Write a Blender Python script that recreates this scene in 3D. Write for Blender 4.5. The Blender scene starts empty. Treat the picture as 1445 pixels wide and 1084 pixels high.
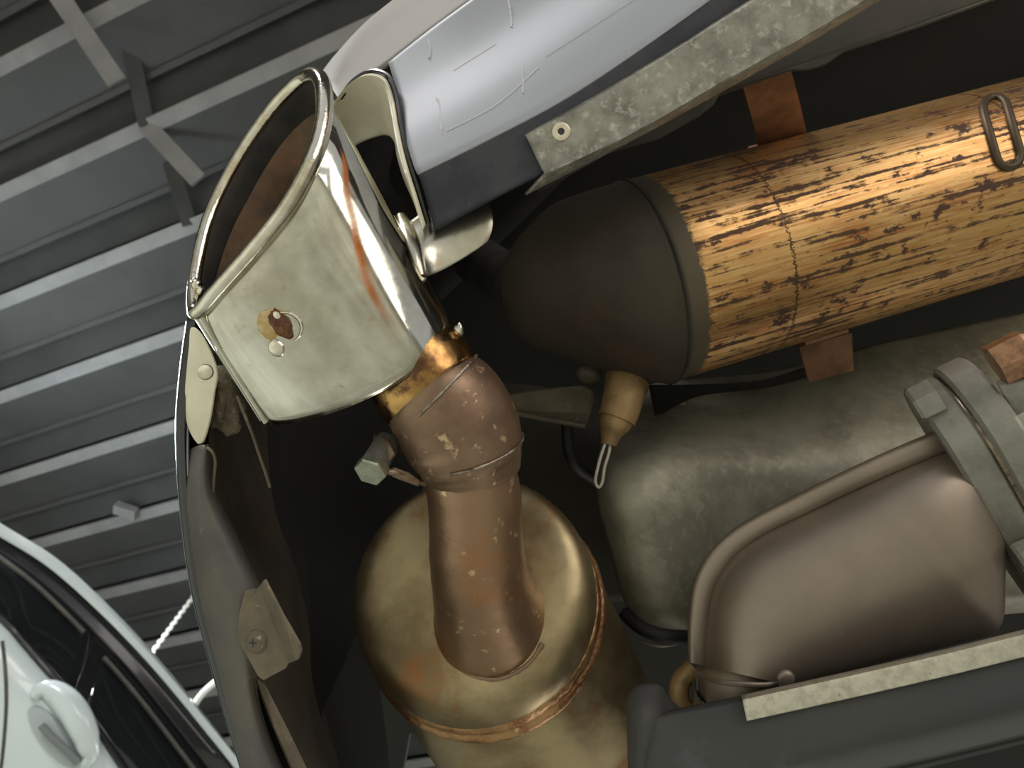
import bpy, bmesh, math, random
from mathutils import Vector, Matrix, noise
from mathutils.bvhtree import BVHTree

S = bpy.context.scene
COL = S.collection
random.seed(7)
PI = math.pi

# ------------------------------------------------------------------ camera
F = 1100.0
C = Vector((0, 0, 1.5))
TILT, ROLL = math.radians(28), math.radians(18)      # tilt away from straight up, roll of the phone
V = Vector((0, math.sin(TILT), math.cos(TILT)))
R0 = Vector((1, 0, 0)); U0 = Vector((0, -math.cos(TILT), math.sin(TILT)))
R = R0 * math.cos(ROLL) + U0 * math.sin(ROLL)
U = U0 * math.cos(ROLL) - R0 * math.sin(ROLL)
cam = bpy.data.cameras.new('camera')
co = bpy.data.objects.new('camera', cam); COL.objects.link(co)
co.matrix_world = Matrix(((R.x, U.x, -V.x, C.x), (R.y, U.y, -V.y, C.y), (R.z, U.z, -V.z, C.z), (0, 0, 0, 1)))
cam.sensor_width = 36; cam.lens = 36 * F / 1445
cam.clip_start = 0.02; cam.clip_end = 100
cam.dof.use_dof = True; cam.dof.focus_distance = 0.5; cam.dof.aperture_fstop = 13
S.camera = co

# ------------------------------------------------------------------ world, lights, exposure
w = bpy.data.worlds.new('daylight'); S.world = w; w.use_nodes = True
w.node_tree.nodes['Background'].inputs[0].default_value = (0.95, 0.97, 1.0, 1)
w.node_tree.nodes['Background'].inputs[1].default_value = 0.6
S.view_settings.view_transform = 'Standard'; S.view_settings.look = 'None'
S.view_settings.exposure = 0.0; S.view_settings.gamma = 1.0; S.view_settings.use_curve_mapping = False

def area(name, loc, target, sx, sy, power, col=(1, 1, 1)):
    l = bpy.data.lights.new(name, 'AREA'); l.shape = 'RECTANGLE'; l.size = sx; l.size_y = sy
    l.energy = power; l.color = col
    o = bpy.data.objects.new(name, l); COL.objects.link(o); o.location = loc
    o.rotation_euler = (Vector(target) - Vector(loc)).to_track_quat('-Z', 'Y').to_euler()
    return o
for lx, pw in ((0.55, 24), (1.75, 32), (2.95, 24)):
    area('doorway_daylight', (lx, -4.6, 1.7), (0.0, 0.3, 2.0), 0.8, 2.6, pw, (1.0, 0.95, 0.87))
area('far_doorway_daylight', (5.2, 4.8, 1.0), (0.0, 0.3, 1.8), 3.2, 1.9, 55, (1.0, 0.95, 0.87))
for lx, ly, pw in ((-3.6, -2.6, 390), (3.6, -1.5, 120), (3.0, 3.5, 120)):
    area('ceiling_lamp_light', (lx, ly, 4.6), (lx, ly, 0), 0.5, 1.6, pw, (1.0, 0.97, 0.92))
area('ceiling_lamp_light', (-2.9, 2.6, 4.6), (-2.9, 2.6, 0), 0.5, 1.6, 520, (0.93, 0.97, 1.0))

# ------------------------------------------------------------------ helpers
def P(x, y, d):
    return C + (R * ((x - 722.5) / F) - U * ((y - 542) / F) + V) * d
def PV(p): return P(p[0], p[1], p[2])
def D(dx, dy, dz):                       # a direction given along the picture axes (right, down, away)
    return (R * dx - U * dy + V * dz).normalized()
def ray(x, y): return R * ((x - 722.5) / F) - U * ((y - 542) / F) + V
def on_height(x, y, h):                  # point of the view ray at height h above the camera
    r = ray(x, y); return C + r * (h / r.z)

def lin(c):
    return tuple((v / 12.92 if v <= 0.04045 else ((v + 0.055) / 1.055) ** 2.4) for v in [q / 255 for q in c])

def cr(pts, n, closed=False):
    """Catmull-Rom through the points (any length tuples), n samples, evenly by chord."""
    pts = [tuple(p) for p in pts]; m = len(pts); k = len(pts[0])
    def dist(a, b): return math.sqrt(sum((a[i] - b[i]) ** 2 for i in range(min(2, k)))) + 1e-6
    segs = m if closed else m - 1
    L = [dist(pts[i], pts[(i + 1) % m]) for i in range(segs)]; tot = sum(L)
    out = []
    for j in range(n):
        t = tot * j / (n if closed else n - 1); i = 0
        while i < segs - 1 and t > L[i]: t -= L[i]; i += 1
        t = min(1, t / L[i])
        g = (lambda q: pts[q % m]) if closed else (lambda q: pts[max(0, min(m - 1, q))])
        a, b, c, e = g(i - 1), g(i), g(i + 1), g(i + 2)
        out.append(tuple(0.5 * (2 * b[q] + (c[q] - a[q]) * t + (2 * a[q] - 5 * b[q] + 4 * c[q] - e[q]) * t * t
                         + (3 * b[q] - a[q] - 3 * c[q] + e[q]) * t ** 3) for q in range(k)))
    return out

def worldloc(o):
    v = Vector((0, 0, 0))
    while o: v = v + o.location; o = o.parent
    return v

def tag(o, label, cat, group=None):
    o['label'] = label; o['category'] = cat
    if group: o['group'] = group
    return o
def thing(name, label, cat, loc, group=None):
    o = bpy.data.objects.new(name, None); COL.objects.link(o); o.location = loc
    o.empty_display_size = 0.02
    return tag(o, label, cat, group)

def add(name, geo, mat, parent=None, smooth=True, angle=40, solid=0, bevel=0, bevseg=2, subd=0, origin=None, face_cam=False, uv=None):
    verts, faces = geo[0], geo[1]
    if len(geo) > 2: uv = geo[2]
    base = worldloc(parent) if parent else (origin if origin is not None else sum((Vector(v) for v in verts), Vector()) / len(verts))
    base = Vector(base)
    me = bpy.data.meshes.new(name)
    me.from_pydata([Vector(v) - base for v in verts], [], faces)
    bm = bmesh.new(); bm.from_mesh(me)
    if not uv: bmesh.ops.remove_doubles(bm, verts=bm.verts, dist=1e-6)
    bmesh.ops.recalc_face_normals(bm, faces=bm.faces)
    if face_cam:
        s = 0
        for f in bm.faces: s += f.normal.dot(C - base - f.calc_center_median()) * f.calc_area()
        if s < 0: bmesh.ops.reverse_faces(bm, faces=bm.faces)
    bm.to_mesh(me); bm.free()
    if uv:
        ul = me.uv_layers.new(name='UVMap')
        for lp in me.loops: ul.data[lp.index].uv = uv[lp.vertex_index]
    if smooth:
        me.shade_smooth(); me.set_sharp_from_angle(angle=math.radians(angle))
    me.materials.append(mat)
    o = bpy.data.objects.new(name, me); COL.objects.link(o)
    if parent: o.parent = parent
    else: o.location = base
    if subd:
        m = o.modifiers.new('subd', 'SUBSURF'); m.levels = m.render_levels = subd
    if solid:
        m = o.modifiers.new('solid', 'SOLIDIFY'); m.thickness = solid; m.offset = -1
    if bevel:
        m = o.modifiers.new('bevel', 'BEVEL'); m.width = bevel; m.segments = bevseg; m.limit_method = 'ANGLE'; m.angle_limit = math.radians(35)
        m.harden_normals = False
    return o

def loft(loops, closed=True, cap0=False, cap1=False):
    n = len(loops[0]); vs = [v for l in loops for v in l]; fs = []
    for i in range(len(loops) - 1):
        for j in range(n if closed else n - 1):
            a = i * n + j; b = i * n + (j + 1) % n
            fs.append((a, b, b + n, a + n))
    if cap0: fs.append(tuple(range(n))[::-1])
    if cap1: fs.append(tuple((len(loops) - 1) * n + j for j in range(n)))
    return vs, fs

def grid(rows, nr, nc, disp=None):
    """rows of pixel+depth control points -> smooth open surface."""
    fine = [cr(r, nc) for r in rows]
    cols = [cr([fine[i][j] for i in range(len(rows))], nr) for j in range(nc)]
    return loft([[PV(cols[j][i]) for j in range(nc)] for i in range(nr)], closed=False)

def frames(path):
    n = len(path); T = []
    for i in range(n):
        T.append((path[min(n - 1, i + 1)] - path[max(0, i - 1)]).normalized())
    a = T[0].orthogonal().normalized(); out = []
    for t in T:
        a = (a - t * a.dot(t)).normalized(); out.append((a, t.cross(a)))
    return out

def tube(path, radii, seg=16, caps=True, closed=False, wob=0):
    path = [Vector(p) for p in path]
    if not hasattr(radii, '__len__'): radii = [radii] * len(path)
    if closed:
        n = len(path); T = [(path[(i + 1) % n] - path[i - 1]).normalized() for i in range(n)]
        a = T[0].orthogonal().normalized(); fr = []
        for t in T:
            a = (a - t * a.dot(t)).normalized(); fr.append((a, t.cross(a)))
    else: fr = frames(path)
    loops = []
    for p, r, (a, b) in zip(path, radii, fr):
        lp = []
        for k in range(seg):
            q = 2 * PI * k / seg; v = a * math.cos(q) + b * math.sin(q)
            rr = r
            if wob: rr = r * (1 + wob * noise.noise((p + v * r) * (0.7 / max(r, 1e-4))))
            lp.append(p + v * rr)
        loops.append(lp)
    if closed:
        loops.append(loops[0]); return loft(loops)
    return loft(loops, True, caps, caps)

def pxtube(pts, seg=24, n=40, caps=True, wob=0):
    """(x, y, depth, radius in pixels) control points."""
    f = cr(pts, n)
    return tube([P(p[0], p[1], p[2]) for p in f], [p[3] * p[2] / F for p in f], seg, caps, False, wob)

def lathe(A, ax, prof, seg=64, e1=None, sx=1, sy=1, cap0=False, cap1=False, bump=None):
    ax = ax.normalized(); e1 = (e1 - ax * e1.dot(ax)).normalized() if e1 else ax.orthogonal().normalized()
    e2 = ax.cross(e1); vs = []; uv = []; n = seg + 1
    for (t, r, *c) in prof:
        for k in range(n):
            q = 2 * PI * k / seg
            rr = r if not bump else r + bump(t, q)
            o = e1 * c[0] if c else Vector()
            vs.append(A + ax * t + o + e1 * (rr * sx * math.cos(q)) + e2 * (rr * sy * math.sin(q)))
            uv.append((t, q * 0.09))
    fs = []
    for i in range(len(prof) - 1):
        for k in range(seg):
            a = i * n + k; fs.append((a, a + 1, a + 1 + n, a + n))
    if cap0: fs.append(tuple(range(seg))[::-1])
    if cap1: fs.append(tuple((len(prof) - 1) * n + k for k in range(seg)))
    return vs, fs, uv

def poly(pts):
    return [PV(p) for p in pts], [tuple(range(len(pts)))]
def plate(pts, n=0):
    return poly(cr(pts, n, True) if n else pts)

def prism(A, ax, r, h, sides=6, rot=0, e1=None, cham=0.12):
    ax = ax.normalized(); e1 = (e1 - ax * e1.dot(ax)).normalized() if e1 else ax.orthogonal().normalized(); e2 = ax.cross(e1)
    def ring(t, rr): return [A + ax * t + (e1 * math.cos(rot + 2 * PI * k / sides) + e2 * math.sin(rot + 2 * PI * k / sides)) * rr for k in range(sides)]
    return loft([ring(0, r * (1 - cham)), ring(h * 0.14, r), ring(h, r)], True, True, True)

def blob(c, rx, ry, rz, ex, ey, ez, seg=14, rings=8, wob=0.0, sd=0):
    loops = []
    for i in range(1, rings):
        th = PI * i / rings; lp = []
        for k in range(seg):
            q = 2 * PI * k / seg
            v = Vector((math.sin(th) * math.cos(q), math.sin(th) * math.sin(q), math.cos(th)))
            s = 1 + wob * noise.noise(v * 1.7 + Vector((sd, sd * 2, 0)))
            lp.append(c + (ex * v.x * rx + ey * v.y * ry + ez * v.z * rz) * s)
        loops.append(lp)
    return loft(loops, True, True, True)

def bvh_of(o):
    me = o.data; off = worldloc(o)
    return BVHTree.FromPolygons([v.co + off for v in me.vertices], [tuple(p.vertices) for p in me.polygons])
def hit(b, x, y):
    r = ray(x, y).normalized()
    loc, nrm, i, dd = b.ray_cast(C, r)
    if nrm.dot(r) > 0: nrm = -nrm
    return loc, nrm

# ------------------------------------------------------------------ materials
def nd(t, kind, **kw):
    n = t.nodes.new(kind)
    for k, v in kw.items(): setattr(n, k, v)
    return n
def M(name, base, rough=0.5, metal=0.0, second=None, scale=20, lo=0.42, hi=0.62, third=None, scale3=120, lo3=0.6, hi3=0.68,
      bump=0.0, bscale=200, stretch=None, rvar=0.0, coat=0.0, spec=0.5, detail=6, uv=False):
    m = bpy.data.materials.new(name); m.use_nodes = True; t = m.node_tree; b = t.nodes['Principled BSDF']; L = t.links
    b.inputs['Base Color'].default_value = (*lin(base), 1)
    b.inputs['Roughness'].default_value = rough; b.inputs['Metallic'].default_value = metal
    b.inputs['Coat Weight'].default_value = coat; b.inputs['Coat Roughness'].default_value = 0.05
    b.inputs['Specular IOR Level'].default_value = spec
    tc = nd(t, 'ShaderNodeTexCoord'); mp = nd(t, 'ShaderNodeMapping')
    L.new(tc.outputs['UV' if uv else 'Object'], mp.inputs[0])
    if stretch: mp.inputs['Scale'].default_value = stretch
    col = None
    def fac(sc, a, z, det=detail):
        n = nd(t, 'ShaderNodeTexNoise'); n.inputs['Scale'].default_value = sc; n.inputs['Detail'].default_value = det
        n.inputs['Roughness'].default_value = 0.62
        L.new(mp.outputs[0], n.inputs['Vector'])
        r = nd(t, 'ShaderNodeMapRange'); r.inputs[1].default_value = a; r.inputs[2].default_value = z
        L.new(n.outputs['Fac'], r.inputs[0]); return r.outputs[0], n
    if second:
        f, n0 = fac(scale, lo, hi)
        mx = nd(t, 'ShaderNodeMix', data_type='RGBA'); L.new(f, mx.inputs[0])
        mx.inputs[6].default_value = (*lin(base), 1); mx.inputs[7].default_value = (*lin(second), 1); col = mx.outputs[2]
    if third:
        f, n1 = fac(scale3, lo3, hi3)
        mx = nd(t, 'ShaderNodeMix', data_type='RGBA'); L.new(f, mx.inputs[0])
        if col: L.new(col, mx.inputs[6])
        else: mx.inputs[6].default_value = (*lin(base), 1)
        mx.inputs[7].default_value = (*lin(third), 1); col = mx.outputs[2]
    if col: L.new(col, b.inputs['Base Color'])
    if rvar:
        f, _ = fac(scale * 1.3 + 3, 0.3, 0.75)
        r = nd(t, 'ShaderNodeMapRange'); r.inputs[3].default_value = max(0.03, rough - rvar); r.inputs[4].default_value = min(1, rough + rvar)
        L.new(f, r.inputs[0]); L.new(r.outputs[0], b.inputs['Roughness'])
    if bump:
        n = nd(t, 'ShaderNodeTexNoise'); n.inputs['Scale'].default_value = bscale; n.inputs['Detail'].default_value = 4
        L.new(mp.outputs[0], n.inputs['Vector'])
        bp = nd(t, 'ShaderNodeBump'); bp.inputs['Strength'].default_value = bump; bp.inputs['Distance'].default_value = 0.002
        L.new(n.outputs['Fac'], bp.inputs['Height']); L.new(bp.outputs[0], b.inputs['Normal'])
    return m

m_floor = M('sealed concrete', (164, 165, 152), 0.45, second=(147, 147, 135), scale=2, third=(110, 106, 98), scale3=9, lo3=0.6, hi3=0.75)
m_wall = M('painted wall panel', (176, 174, 166), 0.7, second=(160, 158, 150), scale=1.5)
m_deck = M('dark roof deck', (55, 55, 54), 0.8, second=(48, 48, 47), scale=3, bump=0.1, bscale=40)
m_web = M('roof web', (66, 65, 64), 0.75, second=(58, 58, 57), scale=2.5)
m_flange = M('purlin light grey', (132, 130, 129), 0.65, second=(118, 116, 116), scale=4)
m_chrome = M('worn chrome', (200, 198, 184), 0.09, 1.0, second=(176, 172, 156), scale=26, third=(150, 132, 104), scale3=60, lo3=0.63, hi3=0.8, rvar=0.07, bump=0.03, bscale=60)
m_rim = M('pitted chrome rim', (224, 220, 206), 0.16, 1.0, second=(200, 190, 168), scale=60, third=(120, 96, 72), scale3=150, lo3=0.64, hi3=0.74, rvar=0.08, bump=0.12, bscale=240)
m_liner = M('sooty brown liner', (110, 84, 62), 0.6, 0.4, second=(60, 54, 44), scale=22, third=(140, 98, 64), scale3=55, lo3=0.6, hi3=0.72, bump=0.2, bscale=120)
m_dark_shade = M('shade and joint black', (34, 33, 31), 0.95, 0.0, second=(52, 48, 42), scale=30)
m_pipe = M('rusty brown pipe', (142, 117, 96), 0.42, 0.75, second=(120, 97, 78), scale=18, third=(196, 170, 134), scale3=105, lo3=0.60, hi3=0.67, bump=0.12, bscale=260, rvar=0.12)
m_pipe2 = M('brown pipe with bronze bloom', (150, 122, 97), 0.38, 0.8, second=(166, 112, 62), scale=14, lo=0.5, hi=0.7, third=(204, 178, 140), scale3=105, lo3=0.62, hi3=0.68, bump=0.10, bscale=260, rvar=0.1)
m_goldband = M('heat tinted gold band', (190, 152, 92), 0.24, 1.0, second=(128, 92, 60), scale=30, third=(96, 70, 52), scale3=50, lo3=0.5, hi3=0.6, bump=0.08, bscale=200)
m_weld = M('weld bead', (168, 158, 144), 0.4, 0.8, second=(110, 92, 78), scale=120, bump=0.4, bscale=500)
m_cap = M('tarnished muffler steel', (168, 152, 118), 0.4, 0.9, second=(126, 110, 82), scale=12, third=(146, 100, 62), scale3=24, lo3=0.56, hi3=0.74, bump=0.06, bscale=180, rvar=0.1)
m_seam = M('rusted seam', (172, 136, 96), 0.36, 0.9, second=(138, 98, 68), scale=40, third=(206, 176, 138), scale3=180, lo3=0.62, hi3=0.7, bump=0.35, bscale=320)
m_bolt = M('zinc bolt', (186, 190, 172), 0.32, 0.9, second=(160, 164, 148), scale=150, bump=0.05)
m_rustbolt = M('copper coloured nut', (168, 128, 98), 0.45, 0.8, second=(130, 98, 76), scale=120, bump=0.2, bscale=400)
m_tab = M('brown clamp tab', (140, 118, 100), 0.42, 0.8, second=(110, 90, 76), scale=90)
m_rusthole = M('rusted through patch', (84, 54, 40), 0.5, 0.4, second=(120, 80, 46), scale=160, third=(50, 34, 28), scale3=220, bump=0.6, bscale=500)
m_ochre = M('ochre rust stain', (178, 150, 96), 0.3, 0.8, second=(196, 182, 150), scale=120)
m_drop = M('solidified bright drop', (220, 216, 196), 0.1, 1.0)
m_paint = M('silver blue car paint', (166, 169, 179), 0.6, 0.2, second=(162, 165, 175), scale=4)
m_satin = M('satin steel', (200, 196, 180), 0.26, 1.0, second=(176, 170, 150), scale=40, third=(140, 112, 84), scale3=90, lo3=.66, hi3=.78, bump=.04)
m_upper = M('grey upper paint', (140, 137, 134), 0.75)
m_scrape = M('scraped primer', (188, 190, 198), 0.7)
m_navy = M('unpainted dark navy edge', (44, 46, 56), 0.6, second=(60, 61, 68), scale=30, third=(120, 118, 112), scale3=180, lo3=0.68, hi3=0.74, bump=0.1)
m_cream = M('cream painted lip', (236, 230, 206), 0.45, second=(222, 215, 190), scale=20, coat=0.2)
m_black = M('gloss black edge', (24, 25, 28), 0.25, coat=0.4)
m_panel = M('dusty charcoal plastic', (74, 74, 72), 0.55, second=(92, 88, 80), scale=14, third=(110, 104, 92), scale3=90, lo3=0.64, hi3=0.74, bump=0.08)
m_dirt = M('brown road dirt', (70, 60, 47), 0.9, second=(52, 45, 37), scale=12, third=(84, 62, 48), scale3=18, lo3=0.6, hi3=0.8)
m_bracket = M('dusty sheet bracket', (112, 102, 84), 0.6, 0.3, second=(96, 88, 74), scale=40, third=(150, 138, 112), scale3=140, lo3=0.64, hi3=0.72, bump=0.1)
m_alu = M('oxidised aluminium', (160, 157, 148), 0.55, 0.5, second=(122, 119, 110), scale=60, lo=0.38, hi=0.66, third=(196, 194, 184), scale3=150, lo3=0.54, hi3=0.74, bump=0.25, bscale=260, rvar=0.1)
m_alu_bright = M('bright aluminium edging', (206, 200, 184), 0.42, 0.7, second=(182, 176, 160), scale=160, third=(120, 116, 104), scale3=300, lo3=0.66, hi3=0.73, bump=0.2, bscale=500)
m_rivet = M('rivet cream', (216, 206, 184), 0.4, 0.5)
m_cast = M('dusty grey heat shield', (152, 149, 131), 0.55, 0.35, second=(124, 121, 106), scale=16, third=(158, 154, 136), scale3=110, lo3=0.5, hi3=0.75, bump=0.12, bscale=220, rvar=0.1)
m_shell = M('smooth bronze grey steel', (152, 139, 124), 0.42, 0.7, second=(138, 126, 113), scale=8, third=(166, 146, 120), scale3=70, lo3=0.66, hi3=0.76, bump=0.03, bscale=200, rvar=0.06)
m_flan = M('grey cast flange', (150, 148, 138), 0.6, 0.4, second=(136, 134, 126), scale=60, bump=0.2, bscale=400)
m_gasket = M('steel gasket', (150, 136, 118), 0.35, 0.9, second=(110, 96, 82), scale=200)
m_tray = M('black plastic tray', (54, 55, 56), 0.68, second=(62, 62, 60), scale=10, third=(78, 80, 84), scale3=16, lo3=0.6, hi3=0.72)
m_rubber = M('black rubber', (24, 24, 24), 0.6)
m_pan = M('seal coat and deep shade', (24, 24, 22), 0.9, second=(31, 30, 26), scale=6, bump=0.15, bscale=60)
m_strap = M('copper brown strap', (150, 112, 88), 0.5, 0.6, second=(116, 88, 70), scale=30, bump=0.1)
m_wire = M('grey sleeved wire', (176, 170, 156), 0.6)
m_sensor = M('ochre sensor body', (156, 128, 86), 0.5, 0.3, second=(130, 106, 72), scale=60)
m_white = M('white car paint', (214, 226, 228), 0.25, coat=0.8)
m_glass = M('dark tinted glass', (26, 30, 31), 0.05, spec=0.6)
m_chain = M('white plastic chain', (225, 224, 214), 0.5)
m_fibre = M('grey fibre wadding', (120, 110, 90), 0.9, second=(90, 82, 66), scale=90, third=(160, 150, 126), scale3=260, bump=0.8, bscale=400)

def gold_material():
    m = bpy.data.materials.new('streaked heat gold'); m.use_nodes = True; t = m.node_tree; b = t.nodes['Principled BSDF']; L = t.links
    tc = nd(t, 'ShaderNodeTexCoord')
    def no(scale, det, rough=0.6):
        mp = nd(t, 'ShaderNodeMapping'); mp.inputs['Scale'].default_value = scale; L.new(tc.outputs['UV'], mp.inputs[0])
        n = nd(t, 'ShaderNodeTexNoise'); n.inputs['Scale'].default_value = 1; n.inputs['Detail'].default_value = det; n.inputs['Roughness'].default_value = rough
        L.new(mp.outputs[0], n.inputs['Vector']); return n.outputs['Fac']
    def rng(x, a, z, c=0.0, e=1.0):
        r = nd(t, 'ShaderNodeMapRange'); r.inputs[1].default_value = a; r.inputs[2].default_value = z; r.inputs[3].default_value = c; r.inputs[4].default_value = e
        L.new(x, r.inputs[0]); return r.outputs[0]
    def mix(f, a, c):
        x = nd(t, 'ShaderNodeMix', data_type='RGBA'); L.new(f, x.inputs[0])
        for s, v in ((6, a), (7, c)):
            if isinstance(v, tuple): x.inputs[s].default_value = (*lin(v), 1)
            else: L.new(v, x.inputs[s])
        return x.outputs[2]
    def mth(op, a, c):
        x = nd(t, 'ShaderNodeMath', operation=op)
        for s, v in ((0, a), (1, c)):
            if isinstance(v, (int, float)): x.inputs[s].default_value = v
            else: L.new(v, x.inputs[s])
        return x.outputs[0]
    streak = no((7, 190, 1), 5); fine = no((22, 420, 1), 4); broad = no((5, 36, 1), 3); patch = no((48, 70, 1), 8, 0.72)
    col = mix(rng(broad, 0.4, 0.62), (216, 168, 106), (182, 120, 70))
    col = mix(rng(fine, 0.40, 0.62), col, (228, 188, 130))
    st = rng(mth('ADD', streak, mth('MULTIPLY', patch, 0.55)), 0.79, 0.86)
    col = mix(st, col, (92, 66, 46))
    pt = rng(mth('ADD', patch, mth('MULTIPLY', broad, 0.5)), 0.835, 0.875)
    col = mix(pt, col, (84, 60, 50))
    sep = nd(t, 'ShaderNodeSeparateXYZ'); L.new(tc.outputs['UV'], sep.inputs[0])
    u = sep.outputs[0]
    wob = mth('ADD', u, mth('MULTIPLY', mth('SUBTRACT', no((300, 420, 1), 5), 0.5), 0.012))
    for line in (0.062, 0.292):
        dd = mth('ABSOLUTE', mth('SUBTRACT', wob, line), 0)
        col = mix(rng(dd, 0.0012, 0.0006), col, (84, 62, 44))
    band = rng(wob, -0.0125, -0.0155)
    col = mix(band, col, (96, 86, 70))
    L.new(col, b.inputs['Base Color'])
    rg = mth('MAXIMUM', mth('MAXIMUM', st, pt), band)
    L.new(rng(rg, 0, 1, 0.4, 0.58), b.inputs['Roughness'])
    L.new(rng(rg, 0, 1, 0.95, 0.5), b.inputs['Metallic'])
    bp = nd(t, 'ShaderNodeBump'); bp.inputs['Strength'].default_value = 0.25; bp.inputs['Distance'].default_value = 0.0008
    L.new(mth('ADD', streak, patch), bp.inputs['Height']); L.new(bp.outputs[0], b.inputs['Normal'])
    return m
m_gold = gold_material()

# ------------------------------------------------------------------ room
def struct(o): o['kind'] = 'structure'; return o
X0, X1, Y0, Y1 = -9, 8, -7, 12
H = 3.5
def box(x0, x1, y0, y1, z0, z1):
    v = [Vector((x, y, z)) for x in (x0, x1) for y in (y0, y1) for z in (z0, z1)]
    return v, [(0, 1, 3, 2), (4, 6, 7, 5), (0, 4, 5, 1), (2, 3, 7, 6), (0, 2, 6, 4), (1, 5, 7, 3)]
struct(add('floor', box(X0, X1, Y0, Y1, -0.1, 0), m_floor, smooth=False))
struct(add('wall_left', box(X0 - .15, X0, Y0, Y1, 0, 5.3), m_wall, smooth=False))
struct(add('wall_right', box(X1, X1 + .15, Y0, Y1, 0, 5.3), m_wall, smooth=False))
struct(add('wall_back', box(X0, X1, Y1, Y1 + .15, 0, 5.3), m_wall, smooth=False))
ceil = struct(add('ceiling', box(X0, X1, Y0, Y1, C.z + H + 0.14, C.z + H + 0.2), m_deck, smooth=False))
# rib direction of the folded roof, seen in the photograph, on the ceiling plane
a_, b_ = on_height(0, 273, H), on_height(420, 83, H)
a2, b2 = on_height(138, 842, H), on_height(268, 810, H)
ud = ((b_ - a_).normalized() + (b2 - a2).normalized()).normalized()
vd = Vector((0, 0, 1)).cross(ud).normalized()
c1 = (a_ + b_).dot(vd) / 2; c6 = (a2 + b2).dot(vd) / 2
pitch = (c6 - c1) / 5
if pitch < 0: vd = -vd; c1, c6, pitch = -c1, -c6, -pitch
umid = (a_ + a2).dot(ud) / 2
def rib(c, prof, name, mat, half=9.0):
    loops = []
    for s in (-half, half):
        loops.append([ud * (umid + s) + vd * (c + v * pitch) + Vector((0, 0, C.z + H + z)) for v, z in prof])
    return add(name, loft(loops, True, True, True), mat, ceil, smooth=False)
for i in range(-4, 15):
    c = c1 + (i - 1) * pitch
    rib(c, [(-.072, 0), (.072, 0), (.072, .02), (-.072, .02)], 'purlin', m_flange)
    rib(c, [(.072, .004), (.56, .10), (.56, .12), (.072, .024)], 'purlin_web', m_web)
    rib(c, [(.56, .085), (.62, .085), (.62, .125), (.56, .125)], 'purlin_lip', m_web)
    rib(c, [(.62, .13), (.915, .05), (.915, .07), (.62, .15)], 'roof_panel', m_deck)
def bar(p, q, wd, name, mat, par, th=0.02):
    t = (q - p).normalized(); s = t.cross((p - C).normalized()).normalized(); n = t.cross(s)
    vs = [e + s * (i * wd / 2) + n * (j * th / 2) for e in (p, q) for i, j in ((-1, -1), (1, -1), (1, 1), (-1, 1))]
    return add(name, loft([vs[:4], vs[4:]], True, True, True), mat, par, smooth=False)
for (xa, ya, xb, yb, wp, h0, h1) in ((60, -40, 165, 116, 24, H - .02, H - .12), (208, 178, 280, 255, 24, H, H - .1), (178, 40, 207, 178, 20, H + .1, H + .0), (240, 230, 268, 318, 20, H + .06, H)):
    pa, pb = on_height(xa, ya, h0), on_height(xb, yb, h1)
    bar(pa, pb, wp * (pa - C).length / F * 0.9, 'brace', m_web if h0 > H + .01 else m_flange, ceil)
struct(add('added_post', box(1.08, 1.22, -2.3, -2.15, 0, 3.6), M('orange painted post', (214, 120, 50), .5), smooth=False, bevel=.02))  # unseen orange post, added for the streak it reflects in the chrome
# small fixture on a purlin
pf = on_height(177, 722, H - .03)
lamp = add('junction_box', box(pf.x - .07, pf.x + .07, pf.y - .035, pf.y + .035, pf.z - .02, pf.z + .035), m_flange, smooth=False, bevel=0.006)
tag(lamp, 'small pale box fixed to a roof rib above the white car', 'junction box')

# ------------------------------------------------------------------ neighbouring white car
nb = thing('car', 'white car with dark tinted side windows at the lower left', 'car', P(60, 1000, 2.8))
roofT = [(-260, 590, 3.1), (-100, 675, 3.08), (0, 742, 3.06), (75, 790, 3.05), (150, 858, 3.04), (225, 938, 3.03), (300, 1030, 3.02), (350, 1096, 3.0), (430, 1215, 2.98)]
def shift(l, dx, dy, dd): return [(x + dx, y + dy, z + dd) for x, y, z in l]
glT = [(-260, 622, 3.0), (-100, 708, 2.98), (0, 777, 2.96), (60, 822, 2.95), (128, 888, 2.94), (200, 968, 2.93), (270, 1056, 2.92), (318, 1122, 2.91), (400, 1245, 2.89)]
belt = [(-260, 700, 2.78), (-100, 792, 2.76), (0, 870, 2.74), (35, 908, 2.74), (67, 945, 2.74), (123, 1008, 2.73), (175, 1084, 2.72), (220, 1150, 2.71), (300, 1270, 2.7)]
def off(l, k, z): return [(x - k * .72, y + k * .7, d + z) for x, y, d in l]
railI = [off([q], 16 - i_ * .9, -.05)[0] for i_, q in enumerate(roofT)]
add('roof_rail', grid([off(roofT, 30, .3), roofT, off(roofT, 8, -.04), railI], 12, 50), m_white, nb, solid=0.01, face_cam=True)
add('window_seal', grid([railI, off(railI, 6, -.02), glT], 6, 50), m_black, nb, solid=0.01, face_cam=True)
def between(a, b, f): return [tuple(p[i] * (1 - f) + q[i] * f for i in range(3)) for p, q in zip(cr(a, 60), cr(b, 60))]
def glasspart(n0, n1):
    rows = [between(glT, belt, f)[n0:n1] for f in (0, .35, .7, 1)]
    rows = [[(x, y, d - (.015 if k in (1, 2) else 0)) for x, y, d in r] for k, r in enumerate(rows)]
    return grid(rows, 10, 20)
def near(l, x):
    f = cr(l, 60); return min(range(60), key=lambda i: abs(f[i][0] - x))
k = near(belt, 118)
kk = near(glT, 146)
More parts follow.
